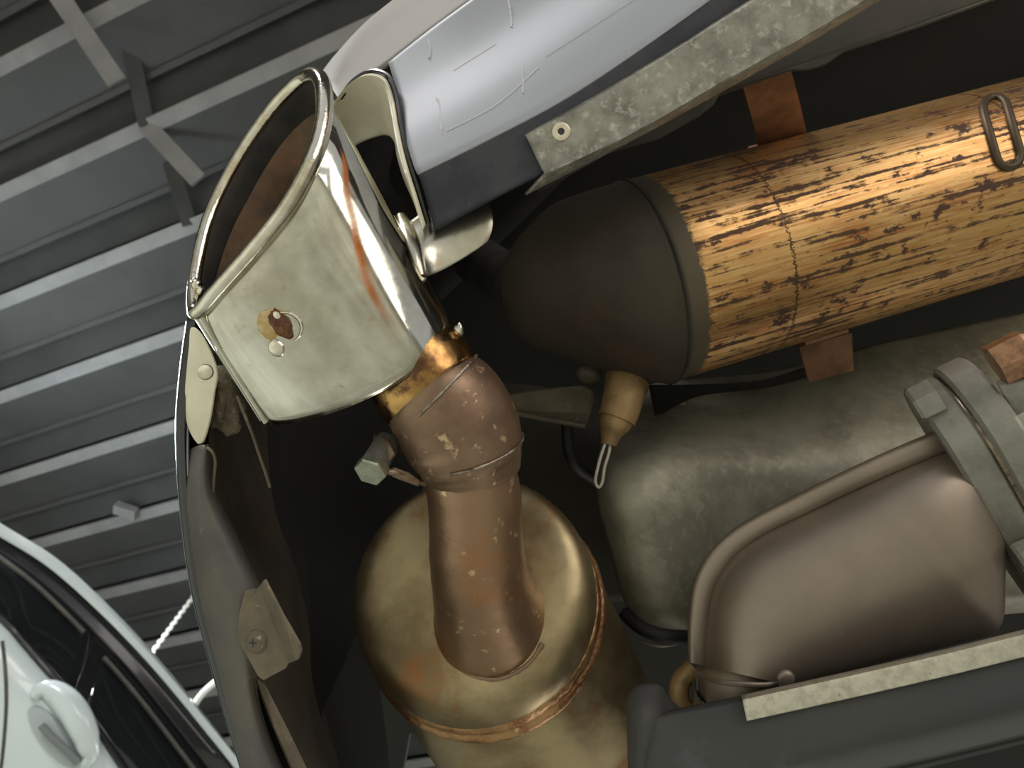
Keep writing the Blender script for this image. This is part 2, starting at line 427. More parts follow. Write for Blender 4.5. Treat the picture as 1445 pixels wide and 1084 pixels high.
# pillar slants between the two panes
def pane(a0, a1, b0, b1):
    T, B = cr(glT, 60), cr(belt, 60); rows = []
    for f in (0, .35, .7, 1):
        s0 = a0 * (1 - f) + b0 * f; s1 = a1 * (1 - f) + b1 * f; r = []
        for j in range(16):
            s = s0 + (s1 - s0) * j / 15; i = min(58, int(s)); g = s - i
            p = [T[i][q] * (1 - g) + T[i + 1][q] * g for q in range(3)]; e = [B[i][q] * (1 - g) + B[i + 1][q] * g for q in range(3)]
            x = [p[q] * (1 - f) + e[q] * f for q in range(3)]; x[2] -= .05 * f * (1 - f); r.append(tuple(x))
        rows.append(r)
    return grid(rows, 10, 24)
add('front_window', pane(0, kk - 1, 0, k - 1), m_glass, nb, solid=0.006, face_cam=True)
add('rear_window', pane(kk + .3, 59, k + .3, 59), m_glass, nb, solid=0.006, face_cam=True)
def pillar(a0, a1, b0, b1): return pane(a0, a1, b0, b1)
add('pillar', pillar(kk - 1.2, kk + .5, k - 1.2, k + .5), m_black, nb, solid=0.02, face_cam=True)
for nm, f0 in (('front_window_trim', .12), ('rear_window_trim', .16)):
    l = between(glT, belt, f0); l = l[8:kk - 1] if nm[0] == 'f' else l[kk + 1:59]
    add(nm, tube([P(x, y, d - .03) for x, y, d in l[::2]], 0.008, 6), m_panel, nb)
body = [belt, off(belt, 10, -.03), off(belt, 60, -.1), off(belt, 130, -.12), off(belt, 240, -.08), off(belt, 380, .05)]
add('belt_trim', tube([P(x, y, d - .012) for x, y, d in cr(belt, 60)], 0.011, 8), m_black, nb)
bod = add('door', grid(body, 26, 60), m_white, nb, solid=0.01, face_cam=True)
bb = bvh_of(bod)
# door handle: recess cup and arched grip
hp = [(48, 985), (60, 975), (80, 985), (100, 1010), (118, 1045), (126, 1068), (116, 1078)]
pts = []
for i, (x, y) in enumerate(cr(hp, 24)):
    l, n = hit(bb, x, y); s = i / 23; pts.append(l + n * (0.008 + 0.035 * math.sin(PI * min(1, max(0, s)))))
h_ = add('door_handle', tube(pts, [0.012 + 0.034 * math.sin(PI * (i + 1) / 25) ** .8 for i in range(24)], 14), m_white, nb)
l, n = hit(bb, 76, 1040); ex = (P(115, 1070, 2.7) - P(60, 1000, 2.7)).normalized(); ex = (ex - n * ex.dot(n)).normalized()
add('handle_cup', blob(l, .13, .04, .008, ex, n.cross(ex), n, 24, 8), M('handle recess shade', (176, 186, 188), .4), nb)  # cup of the white door in grey: recess shading put into the colour
add('handle_grip', tube([hit(bb, x, y)[0] + n * .03 for x, y in cr([(60, 1024), (75, 1040), (95, 1058), (112, 1076)], 12)], .012, 10), M('grey grip edge', (120, 126, 128), .35), nb)

sp_ = []
for x, y in cr([(3, 905), (7, 940), (9, 985), (7, 1030), (2, 1080), (-6, 1130)], 26):
    h0 = bb.ray_cast(C, ray(x, y).normalized())
    if h0[0] is not None: sp_.append(h0[0])
add('door_gap', tube(sp_, .006, 8), m_panel, nb)
# ------------------------------------------------------------------ chain and cable
zd = Vector((0, 0, 1))
p0 = P(214, 922, 4.0)
ch = thing('bead_chain', 'white plastic chain hanging beside the dark bumper edge', 'chain', p0)
for i in range(46):
    c = p0 + zd * (i * 0.043)
    vs, fs = blob(c, .017, .017, .021, R, V, zd, 8, 6)
    add('bead', (vs, fs), m_chain, ch)
add('cord', tube([p0 - zd * .02, p0 + zd * 1.0, p0 + zd * 2.0], 0.004, 6), m_chain, ch)
tag(add('white_cable', tube([P(*q) for q in cr([(262, 1030, 3.9), (272, 1000, 3.9), (285, 980, 3.88), (300, 966, 3.85), (320, 950, 3.8), (360, 925, 3.75)], 24)], 0.017, 10), m_chain),
    'white cable curving past the lower end of the dark bumper side', 'cable')

# ------------------------------------------------------------------ underbody
pan = [(292, 500), (300, 620), (330, 800), (360, 1000), (400, 1300), (530, 1300), (578, 1036), (625, 1036), (640, 1300), (2000, 1300), (2200, -200), (1500, -700), (700, -250), (560, 60), (470, 150), (380, 330)]
HB = 1.02
under = thing('underbody', 'dark seal-coated car floor above the exhaust parts', 'car underside', on_height(900, 500, HB))
vs = [on_height(x, y, HB) for x, y in pan]
lo_ = list(vs); hi_ = [v + zd * .03 for v in vs]
add('floor_pan', loft([lo_, hi_], True, True, True), m_pan, under, smooth=False)
# raised longitudinal beads on the floor pan and a side sill behind the muffler
for (xa, ya, xb, yb) in ((700, 640, 860, 1000), (600, 420, 900, 120), (1040, 90, 1445, -60)):
    add('stiffening_rib', tube([on_height(xa + (xb - xa) * i / 9, ya + (yb - ya) * i / 9, HB) for i in range(10)], 0.02, 10), m_pan, under)

# heat shield: pressed sheet with a big rounded boss at lower left and a hollow towards the cylinder
hs = thing('heat_shield', 'dusty grey pressed heat shield with a rounded bulge below the gold cylinder', 'heat shield', P(1000, 700, .7))
def hsrow(*p): return list(p)
rows = [
    hsrow((842, 640, .80), (855, 575, .82), (900, 548, .84), (960, 536, .84), (1100, 520, .84), (1260, 480, .83), (1500, 430, .80)),
    hsrow((842, 672, .74), (858, 640, .745), (905, 618, .75), (960, 598, .765), (1100, 580, .78), (1260, 540, .78), (1500, 500, .76)),
    hsrow((841, 690, .695), (862, 668, .68), (910, 648, .675), (970, 640, .69), (1090, 640, .725), (1260, 600, .74), (1500, 560, .73)),
    hsrow((846, 725, .68), (868, 712, .655), (915, 700, .65), (975, 695, .668), (1080, 690, .71), (1260, 660, .72), (1500, 620, .72)),
    hsrow((858, 770, .68), (880, 765, .655), (925, 760, .648), (985, 755, .665), (1080, 750, .71), (1260, 720, .72), (1500, 700, .72)),
    hsrow((874, 830, .685), (893, 832, .66), (935, 834, .65), (990, 830, .665), (1080, 820, .71), (1260, 800, .72), (1500, 780, .72)),
    hsrow((887, 862, .70), (905, 876, .68), (940, 886, .672), (985, 888, .68), (1080, 880, .72), (1260, 860, .73), (1500, 840, .73)),
    hsrow((895, 862, .76), (912, 878, .75), (942, 890, .745), (985, 893, .75), (1080, 890, .77), (1260, 880, .77), (1500, 860, .77)),
]
add('pressed_sheet', grid(rows, 60, 90), m_cast, hs, solid=0.0015, face_cam=True, angle=80)
bs = P(950, 572, .80)
add('bolt_boss', lathe(bs, D(.05, .1, 1), [(0, .006), (-.002, .010), (0, .0135), (.006, .015), (.012, .016)], 24, cap0=True), m_cast, hs)
# dented oblique scratch
add('scratch', tube([P(x, y, d) for x, y, d in cr([(1143, 618, .757), (1162, 612, .757), (1178, 604, .757)], 8)], 0.0008, 6), m_alu_bright, hs)
# band clamp below the bulge
add('lower_ring', tube([P(*q) for q in cr([(882, 866, .675), (905, 886, .655), (940, 898, .645), (985, 900, .65)], 24)], 0.006, 10), m_rubber, hs)
add('ring_clip', tube([P(*q) for q in cr([(905, 905, .66), (930, 912, .65), (960, 908, .65)], 14)], 0.0012, 8), m_alu, hs)

# panel between the muffler and the heat shield
bp = thing('inner_panel', 'dull olive floor panel between the muffler and the grey heat shield', 'panel', P(780, 660, .86))
add('sheet', grid([[(690, 540, .95), (760, 545, .93), (850, 560, .92), (950, 570, .92)], [(690, 640, .90), (760, 640, .88), (850, 640, .88), (950, 640, .88)],
    [(740, 720, .90), (790, 720, .88), (860, 730, .88), (950, 730, .88)], [(820, 860, .92), (860, 850, .9), (900, 850, .9), (950, 850, .9)]], 16, 16), M('dull olive seal coat', (58, 55, 44), .8, second=(46, 44, 36), scale=12), bp, solid=.002, face_cam=True)

# ------------------------------------------------------------------ gold cylinder (rear silencer)
Dg = .69
A = P(905, 401, Dg)                       # seam centre
axg = (P(1400, 262, .74) - P(905, 401, Dg)).normalized()
e1g = (P(905 - 27, 401 - 96, Dg) - A); e1g = (e1g - axg * e1g.dot(axg)).normalized()      # towards the top of the picture
RG = .0905
sil = thing('silencer', 'long round silencer with streaked gold shell and dull brown end cone', 'silencer', A)
px = Dg / F
prof = [(.034 + .65 * i / 60, RG) for i in range(61)]
def shell_uv(g): 
    return g[0], g[1], [(u - .034, v) for u, v in g[2]]
gs = shell_uv(lathe(A, axg, [(.002, RG * .985), (.006, RG * 1.0)] + prof, 96, e1g, cap1=True))
shell = add('shell', gs, m_gold, sil, angle=60)
cone = [(.004, RG * 1.012), (0, RG * 1.015), (-.004, RG * 1.0), (-.0245, RG * .955, .0035), (-.045, RG * .88, .009), (-.065, RG * .78, .014), (-.10, RG * .53, .016), (-.113, RG * .38, .014), (-.119, RG * .26, .012), (-.122, RG * .14, .011), (-.123, RG * .02, .01)]
fine = cr(cone[2:] if False else [(c + (0,))[:3] for c in cone], 40)
ncut = 39
add('outlet', pxtube([(760, 420, .70, 40), (735, 408, .75, 38), (700, 385, .84, 36), (670, 365, .92, 34)], 24, 16), m_dark_shade, sil)
add('end_cone', lathe(A, axg, fine[:ncut + 1], 72, e1g), M('dull brown end cone', (68, 60, 49), .75, .1, second=(56, 50, 41), scale=14, third=(84, 60, 42), scale3=16, lo3=.58, hi3=.78, bump=.08), sil, angle=60)
add('seam', tube([A + axg * .001 + (e1g * math.cos(q) + axg.cross(e1g) * math.sin(q)) * RG * 1.012 for q in [2 * PI * k / 72 for k in range(72)]], .0014, 8, closed=True), m_dark_shade, sil)
# oblong pressed slot near the right border
gb = bvh_of(shell)
sl = []
for i in range(32):
    q = 2 * PI * i / 32
    m_ = i % 16; sd_ = 1 if i < 16 else -1
    if m_ < 9: s = sd_ * (34 + 17 * math.sin(PI * m_ / 8)); t_ = sd_ * 17 * math.cos(PI * m_ / 8) * -1
    else: s = sd_ * (34 - 68 * (m_ - 8) / 8); t_ = sd_ * 17
    x = 1413 + s * .27 + t_ * .96; y = 187 + s * .96 - t_ * .27
    l, n = hit(gb, x, y); sl.append(l + n * .0005)
add('slot_groove', tube(sl, .0036, 10, closed=True), M('dark groove', (84, 70, 54), .5, .6), sil)
add('slot_island', (sl_ := [sl[i] + (sum(sl, Vector()) / 32 - sl[i]) * .35 + (C - sl[i]).normalized() * .001 for i in range(32)], [tuple(range(32))]), m_goldband, sil, solid=.002, face_cam=True)
# mounting strap round the back of the cylinder with two ends that show
ts = .155
def ringp(q, r, t): return A + axg * t + (e1g * math.cos(q) + axg.cross(e1g) * math.sin(q)) * r
q_back = [PI * k / 30 for k in range(31)]
sgn = 1 if (axg.cross(e1g)).dot(V) > 0 else -1
loops = []
for kq in q_back:
    q = kq * sgn
    loops.append([ringp(q, RG * 1.005, ts - .022), ringp(q, RG * 1.005, ts + .022), ringp(q, RG * 1.04, ts + .022), ringp(q, RG * 1.04, ts - .022)])
add('strap_band', loft(loops, True, True, True), m_strap, sil, smooth=False)
add('strap_foot', ([P(1048, 121, .62), P(1117, 101, .62), P(1130, 150, .665), P(1146, 222, .735), P(1078, 240, .735), P(1062, 170, .665)], [(0, 1, 2, 5), (5, 2, 3, 4)]), m_strap, sil, solid=.004, face_cam=True, smooth=False)
add('strap_foot', ([P(1128, 490, .72), P(1202, 470, .72), P(1205, 523, .735), P(1142, 540, .735)], [(0, 1, 2, 3)]), m_strap, sil, solid=.004, face_cam=True, smooth=False)
# shallow lip of the shield right under the cylinder
add('support_lip', grid([[(915, 545, .76), (985, 545, .75), (1070, 540, .75), (1140, 520, .75)], [(925, 590, .79), (985, 560, .77), (1080, 548, .77), (1150, 530, .78)]], 6, 24), m_pan, hs, solid=.002, face_cam=True)

# ------------------------------------------------------------------ sensor, plug and hose
sn = thing('temperature_sensor', 'ochre sensor plug with looped wires under the end cone of the silencer', 'sensor', P(868, 590, .67))
add('body', pxtube([(886, 520, .69, 30), (883, 540, .68, 29), (881, 552, .675, 29), (876, 575, .67, 28), (870, 592, .668, 27)], 24, 20), m_sensor, sn, angle=60)
add('boot', pxtube([(871, 590, .668, 24), (866, 602, .666, 22), (862, 614, .665, 15), (859, 628, .664, 11)], 20, 14), m_sensor, sn, angle=60)
add('collar', pxtube([(885, 541, .681, 31), (884, 548, .679, 31)], 24, 4), M('brown collar', (128, 98, 66), .5, .4), sn)
add('wire', tube([P(*q) for q in cr([(855, 624, .662), (849, 640, .655), (843, 662, .652), (840, 680, .652), (845, 688, .652), (850, 680, .652), (853, 660, .654), (859, 640, .658), (861, 626, .662)], 40)], .0013, 8), m_wire, sn)

br = thing('hanger_bracket', 'dark folded bracket plate behind the brown pipe collar', 'bracket', P(785, 570, .74))
add('plate', plate([(700, 560, .75), (740, 552, .75), (790, 545, .745), (820, 543, .74), (838, 550, .74), (840, 566, .74), (834, 585, .735), (827, 602, .73), (790, 594, .735), (727, 583, .74), (700, 580, .75)]), m_bracket, br, solid=.006, face_cam=True, smooth=False, bevel=.002)
add('folded_edge', tube([P(*q) for q in cr([(705, 578, .738), (760, 589, .732), (826, 601, .727)], 12)], .003, 8), m_bracket, br)
add('rubber_mount', blob(P(832, 525, .72), .012, .011, .012, R, U, V, 14, 8, .15), m_bracket, br)
tag(add('hose', tube([P(*q) for q in cr([(800, 596, .76), (801, 620, .76), (804, 642, .76), (814, 660, .77), (834, 674, .79), (862, 690, .82)], 26)], .0058, 12), m_rubber), 'thin black rubber hose curving down below the dark bracket plate', 'hose')

# ------------------------------------------------------------------ smooth elbow with its flange
el = thing('exhaust_elbow', 'smooth bronze grey pressed steel elbow with a raised seam', 'exhaust elbow', P(1200, 800, .6))
O = [(973, 935, .585), (973, 868, .59), (986, 805, .593), (1032, 750, .595), (1130, 697, .59), (1238, 645, .58), (1334, 604, .575)]
I = [(1132, 972, .575), (1200, 955, .575), (1270, 935, .575), (1345, 915, .575), (1412, 890, .572), (1424, 830, .567), (1424, 776, .572)]
O2, I2 = cr(O, 40), cr(I, 40)
loops = []
for ki, (o_, i_) in enumerate(zip(O2, I2)):
    a3, b3 = PV(o_), PV(i_); m3 = (a3 + b3) / 2; h3 = (b3 - a3) / 2
    h3 = h3 * (1 - .009 / h3.length); hd = ((m3 - C).normalized()); hd = (hd - h3 * (hd.dot(h3) / h3.length_squared)).normalized() * (.052 - .014 * max(0, (ki - 28) / 11))
    lp = []
    for k in range(40):
        q = 2 * PI * k / 40; c_, s_ = math.cos(q), math.sin(q); e_ = 2 / 2.3
        lp.append(m3 + h3 * (math.copysign(abs(c_) ** e_, c_)) + hd * (math.copysign(abs(s_) ** e_, s_)))
    loops.append(lp)
add('elbow_shell', loft(loops, True, True, True), m_shell, el, angle=60)
rb = []
for o_, i_ in zip(O2, I2):
    a3, b3 = PV(o_), PV(i_); d3 = (b3 - a3).normalized(); hd = (a3 - C).normalized(); t = .0045
    a3 = a3 - hd * .016 * math.sin(PI * min(1, (len(rb) + 6) / 20) / 2)
    rb.append([a3 + d3 * .0075 + (d3 * -math.cos(2 * PI * k / 14)) * .0085 + hd * math.sin(2 * PI * k / 14) * .006 for k in range(14)])
add('seam_rib', loft(rb, True, True, True), m_shell, el, angle=50)
cl = loops[0]
# socket below the elbow with a clamp lip and rivet
add('socket_band', pxtube([(1056, 945, .592, 70), (1050, 965, .588, 70), (1046, 985, .586, 68), (1040, 1030, .586, 64)], 32, 12), m_shell, el, angle=60)
add('socket_lip', tube([P(*q) for q in cr([(978, 948, .56), (1010, 961, .535), (1050, 966, .525), (1085, 966, .525), (1120, 958, .53)], 30)], [.0006 + .0014 * math.sin(PI * (i + .5) / 30) for i in range(30)], 8), m_shell, el)
add('rivet', blob(P(1109, 958, .522), .0062, .0062, .003, R, U, V, 16, 8), m_shell, el)
rg = thing('pipe_ring', 'tan ring on the pipe end beneath the elbow next to the tray', 'ring', P(975, 985, .6))
add('ring', tube([P(*q) for q in cr([(978, 942, .60), (962, 960, .598), (958, 980, .595), (968, 1002, .592), (990, 1015, .59), (1010, 1010, .59)], 20)], .0075, 10), m_sensor, rg)
add('retaining_clip', tube([P(*q) for q in cr([(984, 958, .575), (984, 972, .572), (992, 988, .57), (1010, 996, .57)], 14)], .0018, 8), m_black, rg)

fl = thing('pipe_flange', 'pair of thick grey cast flanges bolted together at the right border', 'flange', P(1400, 640, .54))
nf = D(.83, -.50, -.33); e_long = D(.60, .78, .15); e_long = (e_long - nf * e_long.dot(nf)).normalized(); e_deep = nf.cross(e_long)
if e_deep.dot(V) < 0: e_deep = -e_deep
def stadium(c, half, r, n0, n1, flare=1.0):
    loops = []
    for t, k in ((n0, .94), (n0 + .0025, 1), (n1 - .0025, 1), (n1, .94)):
        lp = []
        for i in range(40):
            q = 2 * PI * i / 40; s = half if math.cos(q) > 0 else -half
            lp.append(c + nf * t + e_long * (s + r * k * math.cos(q)) + e_deep * (r * 1.35 * k * math.sin(q)))
        loops.append(lp)
    return loft(loops, True, True, True)
fc = P(1391, 626, .548) + e_long * .058 + e_deep * .035
add('flange_plate', stadium(fc, .060, .040, -.0245, -.001), m_flan, fl, angle=35)
add('gasket', stadium(fc, .054, .040, -.0012, .0012), m_gasket, fl, angle=35)
add('flange_plate', stadium(fc + e_long * -.004, .057, .042, .0010, .023), m_flan, fl, angle=35)
add('neck', lathe(fc, nf, [(.02, .040), (.03, .034), (.07, .032), (.12, .034)], 32, cap1=True), m_flan, fl)
bl = P(1329, 577, .535)
add('bolt', prism(P(1290, 576, .562), nf, .0145, .017, 6, .3, e_deep), m_flan, fl, angle=30, smooth=False)
add('shank', tube([P(1306, 572, .585), P(1350, 550, .585)], .0085, 14), m_dark_shade, fl)
nb_ = P(1391, 522, .533)
add('nut', prism(nb_ + nf * .03, -nf, .0155, .024, 6, .2, e_deep), m_rustbolt, fl, angle=30, smooth=False)
sp, sr = [], []
for i in range(60):
    sp.append(nb_ + nf * (.02 + .045 * i / 59)); sr.append(.0085 + .0009 * (1 if (i // 2) % 2 else -1))
add('stud', tube(sp, sr, 16), m_rustbolt, fl, angle=20)
add('gusset', ([P(1408, 545, .53), P(1470, 530, .52), P(1490, 560, .52), P(1432, 590, .535)], [(0, 1, 2, 3)]), m_flan, fl, solid=.012, face_cam=True, bevel=.002)
add('lower_bolt', prism(P(1436, 790, .54), nf, .011, .018, 6, .1, e_deep), m_flan, fl, smooth=False)

# ------------------------------------------------------------------ tray and its aluminium edging
tr = thing('undertray', 'black plastic undertray with a rounded corner at the lower right', 'undertray', P(1150, 1040, .5))
def trow(dy, dd, xs=0): return [(x, y + dy, d + dd) for x, y, d in [(915, 1012, .505), (960, 1002, .50), (1055, 983, .49), (1200, 950, .478), (1330, 920, .468), (1460, 888, .46), (1620, 850, .45)]]
t0 = trow(-3, .025); t1 = trow(0, .012); t2 = trow(4, .002); t3 = trow(60, -.008); t4 = trow(110, -.010); t5 = trow(150, .01)
for r_, xx in ((t0, 895), (t1, 893), (t2, 893), (t3, 896), (t4, 900), (t5, 905)):
    r_.insert(0, (xx, r_[0][1] + 8, r_[0][2] + .02)); r_.insert(0, (xx - 8, r_[1][1] - 2, r_[1][2] + .07))
add('tray_wall', grid([t0, t1, t2, t3, t4, t5], 40, 60), m_tray, tr, solid=.003, face_cam=True, angle=60)
tf = [(x, y, d) for x, y, d in t5[4:]]
add('tray_floor', grid([tf, [(x, y - 4, d + .12) for x, y, d in tf], [(x, y - 10, d + .26) for x, y, d in tf]], 10, 50), m_tray, tr, solid=.003, face_cam=True)  # unseen tray floor, added to keep low light off the elbow
add('corner_post', grid([[(886, 992, .54), (888, 978, .53), (898, 968, .525), (915, 965, .525), (932, 968, .53), (945, 985, .55), (965, 1004, .57)],
                         [(885, 1020, .535), (890, 1015, .515), (900, 1012, .505), (915, 1012, .502), (935, 1010, .51), (948, 1008, .53), (968, 1010, .56)],
                         [(886, 1080, .53), (892, 1080, .508), (904, 1080, .50), (918, 1080, .50), (940, 1080, .505), (955, 1080, .52), (975, 1080, .55)],
                         [(890, 1160, .53), (898, 1160, .508), (910, 1160, .50), (925, 1160, .50), (945, 1160, .505), (960, 1160, .52), (980, 1160, .55)]], 24, 30), m_tray, tr, solid=.003, face_cam=True, angle=60)
es = [(1047, 986, .487), (1200, 952, .474), (1330, 922, .464), (1460, 890, .456), (1620, 852, .446)]
def erow(dy, dd): return [(x + dy * .22, y + dy, d + dd) for x, y, d in es]
ed = add('edge_strip', grid([erow(-5, .012), erow(-3, .002), erow(0, -.002), erow(5, -.004), erow(32, -.005)], 14, 50), m_alu_bright, None, solid=.0018, face_cam=True, angle=60, origin=P(1200, 960, .475))
tag(ed, 'bright aluminium edging strip clipped along the black undertray edge', 'edging strip')

# ------------------------------------------------------------------ round muffler with its outlet pipe
mu = thing('muffler', 'large round tarnished muffler at the bottom with a brown outlet pipe', 'muffler', P(668, 858, .6))
RC = P(680, 862, .60)                                     # centre of the seam
am = D(.20, .45, .87)
ea = D(.947, -.32, 0); ea = (ea - am * ea.dot(am)).normalized(); eb = am.cross(ea)
if eb.dot(U) > 0: eb = -eb
ra, rbb = .0905, .087
shv = R * -.013 + U * .031 - V * .026
def mring(k, s, kk=1.0): return [RC + shv * s + (ea * math.cos(q) * ra + eb * math.sin(q) * rbb) * k for q in [2 * PI * i / 96 for i in range(96)]]
cp_ = cr([(1.0, 0), (1.005, .14), (1.02, .4), (1.01, .64), (.97, .84), (.90, .96), (.80, 1.01), (.6, 1.03), (.4, 1.04), (.2, 1.04), (.04, 1.04)], 44)
add('end_cap', loft([mring(k, s) for k, s in cp_], True, False, True), m_cap, mu, angle=70)
sm_ = []
for k, s in cr([(1.0, .30), (1.022, .26), (1.03, .18), (1.026, .10), (1.045, .05), (1.056, -.01), (1.05, -.08), (1.03, -.14), (1.012, -.16)], 24):
    lp = mring(k, s); c_ = RC
    sm_.append([v + (v - c_).normalized() * .0012 * noise.noise(v * 190) for v in lp])
add('seam_rim', loft(sm_), m_seam, mu, angle=70)
bd = D(.40, .86, .42)
add('barrel', loft([[v + bd * t for v in mring(1.015 + .02 * min(1, t / .05), -.12)] for t in (0, .01, .03, .06, .12, .2, .3)], True, False, True), m_cap, mu, angle=70)
pp = [(608, 552, .497, 62), (630, 590, .498, 64), (655, 640, .502, 65), (669, 695, .508, 66), (671, 740, .514, 66), (673, 785, .523, 67), (678, 822, .536, 69), (686, 850, .551, 75), (694, 872, .568, 86), (701, 890, .588, 96), (705, 905, .612, 100)]
pipe = add('outlet_pipe', pxtube(pp, 48, 70, True, .02), m_pipe2, mu, angle=70)
# bulge ring on the pipe and its weld at the cap
capb = bvh_of([o for o in mu.children if o.name == 'end_cap'][0])
wl = []
for i in range(26):
    x, y = cr([(620, 900), (637, 932), (664, 952), (700, 959), (732, 947), (752, 930), (766, 908)], 26)[i]
    l, n = hit(capb, x, y); wl.append(l)
add('base_weld', tube(wl, [.0016 + .0012 * noise.noise(Vector((i * .9, 0, 0))) for i in range(26)], 8), m_pipe, mu)

co_ = [(606, 549, .496, 74), (612, 556, .496, 79), (628, 573, .497, 84), (644, 598, .498, 86), (657, 628, .500, 82), (664, 652, .503, 74), (668, 670, .505, 67)]
collar = thing('pipe_clamp_collar', 'swollen brown clamp collar with a bolt between chrome tip and pipe', 'clamp collar', P(640, 605, .468))
add('collar_sleeve', pxtube(co_, 48, 40, True, .02), m_pipe, collar, angle=70)
f_ = cr(co_, 40)
def arc(ipt, q0, q1, k, n=24):
    pth = [P(p[0], p[1], p[2]) for p in f_]; t = (pth[ipt + 1] - pth[ipt - 1]).normalized(); s = t.cross(V).normalized(); u2 = s.cross(t)
    if u2.dot(V) > 0: u2 = -u2
    if s.dot(R) < 0: s = -s
    r = f_[ipt][3] * f_[ipt][2] / F * k
    return [pth[ipt] + (s * math.cos(q) + u2 * math.sin(q)) * r for q in [q0 + (q1 - q0) * i / (n - 1) for i in range(n)]]
add('edge_bead', tube(arc(4, -.5, PI * .62, 1.01), [.0009 + .0007 * noise.noise(Vector((i * .7, 3, 0))) for i in range(24)], 8), m_weld, collar)
add('edge_bead', tube(arc(29, -.3, PI * .60, 1.02), [.0008 + .0006 * noise.noise(Vector((i * .8, 7, 0))) for i in range(24)], 8), m_weld, collar)
bx = D(.24, -.55, .80)
bo = add('bolt', prism(P(521, 668, .470), bx, .0103, .008, 6, .15, R, .08), m_bolt, collar, smooth=False)
add('bolt_shank', tube([P(521, 668, .470) + bx * .006, P(521, 668, .470) + bx * .03], .0085, 16), m_panel, collar)
add('clamp_ear', ([P(526, 612, 0.492), P(545, 618, 0.482), P(556, 640, 0.476), P(546, 650, 0.476), P(526, 640, .484)], [(0, 1, 2, 3, 4)]), m_tab, collar, solid=.003, face_cam=True, bevel=.001)
add('clamp_ear', ([P(540, 668, 0.480), P(556, 660, 0.479), P(578, 668, 0.480), P(596, 680, 0.486), P(590, 688, 0.486), P(566, 678, 0.480)], [(0, 1, 2, 3, 4, 5)]), m_tab, collar, solid=.003, face_cam=True, bevel=.001)
add('ear_link', tube([P(*q) for q in cr([(524, 640, 0.486), (540, 652, 0.482), (546, 665, 0.480), (560, 668, 0.481), (600, 682, 0.492)], 14)], .0022, 8), m_tab, collar)

# ------------------------------------------------------------------ chrome exhaust tip
tip = thing('exhaust_tip', 'polished chrome exhaust tip with flared teardrop opening and rust spot', 'exhaust tip', P(450, 380, .47))
front = [(274, 436, .458), (277, 385, .474), (297, 305, .490), (336, 226, .501), (384, 156, .506), (420, 119, .501), (440, 107, .492), (453, 114, .480), (458, 140, .469), (455, 180, .459),
         (440, 228, .450), (405, 292, .445), (355, 355, .444), (308, 408, .447), (282, 438, .452)]
rear = [(372, 590, .484), (395, 560, .505), (440, 510, .53), (490, 455, .545), (540, 415, .55), (575, 400, .545), (597, 398, .535), (612, 410, .52), (630, 435, .505), (642, 465, .490),
        (628, 496, .474), (590, 527, .462), (510, 569, .458), (440, 593, .461), (385, 602, .470)]
N = 112
def arcpar(pts):
    # same parameter for both loops: by control index
    out = []; m = len(pts)
    for j in range(N):
        s = j * m / N; i = int(s); t = s - i
        a, b, c, e = (pts[(i + q) % m] for q in (-1, 0, 1, 2))
        out.append(tuple(0.5 * (2 * b[q] + (c[q] - a[q]) * t + (2 * a[q] - 5 * b[q] + 4 * c[q] - e[q]) * t * t + (3 * b[q] - a[q] - 3 * c[q] + e[q]) * t ** 3) for q in range(3)))
    return out
fr_, re_ = arcpar(front), arcpar(rear)
FW = [PV(p) for p in fr_]; RW = [PV(p) for p in re_]
def tl(s, shrink=0.0):
    lp = [a.lerp(b, s) for a, b in zip(FW, RW)]
    if shrink:
        c = sum(lp, Vector()) / len(lp); lp = [v + (c - v).normalized() * min(shrink, (c - v).length * .6) for v in lp]
    return lp
# outer shell: small roll behind the rim, then straight sides
ss = [0, .03, .06, .1, .2, .35, .5, .65, .8, .93, 1.0]
sh = [.0015, .0035, .0035, .002, .0008, 0, 0, 0, 0, .0003, .0015]
shell_t = add('outer_shell', loft([tl(s, k) for s, k in zip(ss, sh)]), m_chrome, tip, angle=70)
mm = shell_t.modifiers.new('solid', 'SOLIDIFY'); mm.thickness = .0016; mm.offset = -1; mm.material_offset = 1; shell_t.data.materials.append(m_dark_shade)  # inner faces near-black: shadow of the gap put into the colour
add('rim', tube(FW, [.0048 - .0006 * math.cos(2 * PI * (i / N)) for i in range(N)], 14, closed=True), m_rim, tip, angle=80)
# inner liner
lin_loops = []
ctr = sum(FW, Vector()) / N
for s, k in ((.10, .0125), (.2, .013), (.4, .016), (.6, .018), (.85, .02)):
    lin_loops.append(tl(s, k))
add('inner_liner', loft(lin_loops, True, False, True), m_liner, tip, angle=70)
tb = bvh_of(shell_t)
for cidx, rr in ((14.35, .0022), (14.8, .0028)):
    jj = int(cidx * N / 15) % N
    pth = [tl(s, .0008)[jj] for s in [.05 + .93 * i / 20 for i in range(21)]]
    add('glint_ridge', tube(pth, rr, 12), m_chrome, tip)  # ridges added to give the rounded edge its tight reflection lines
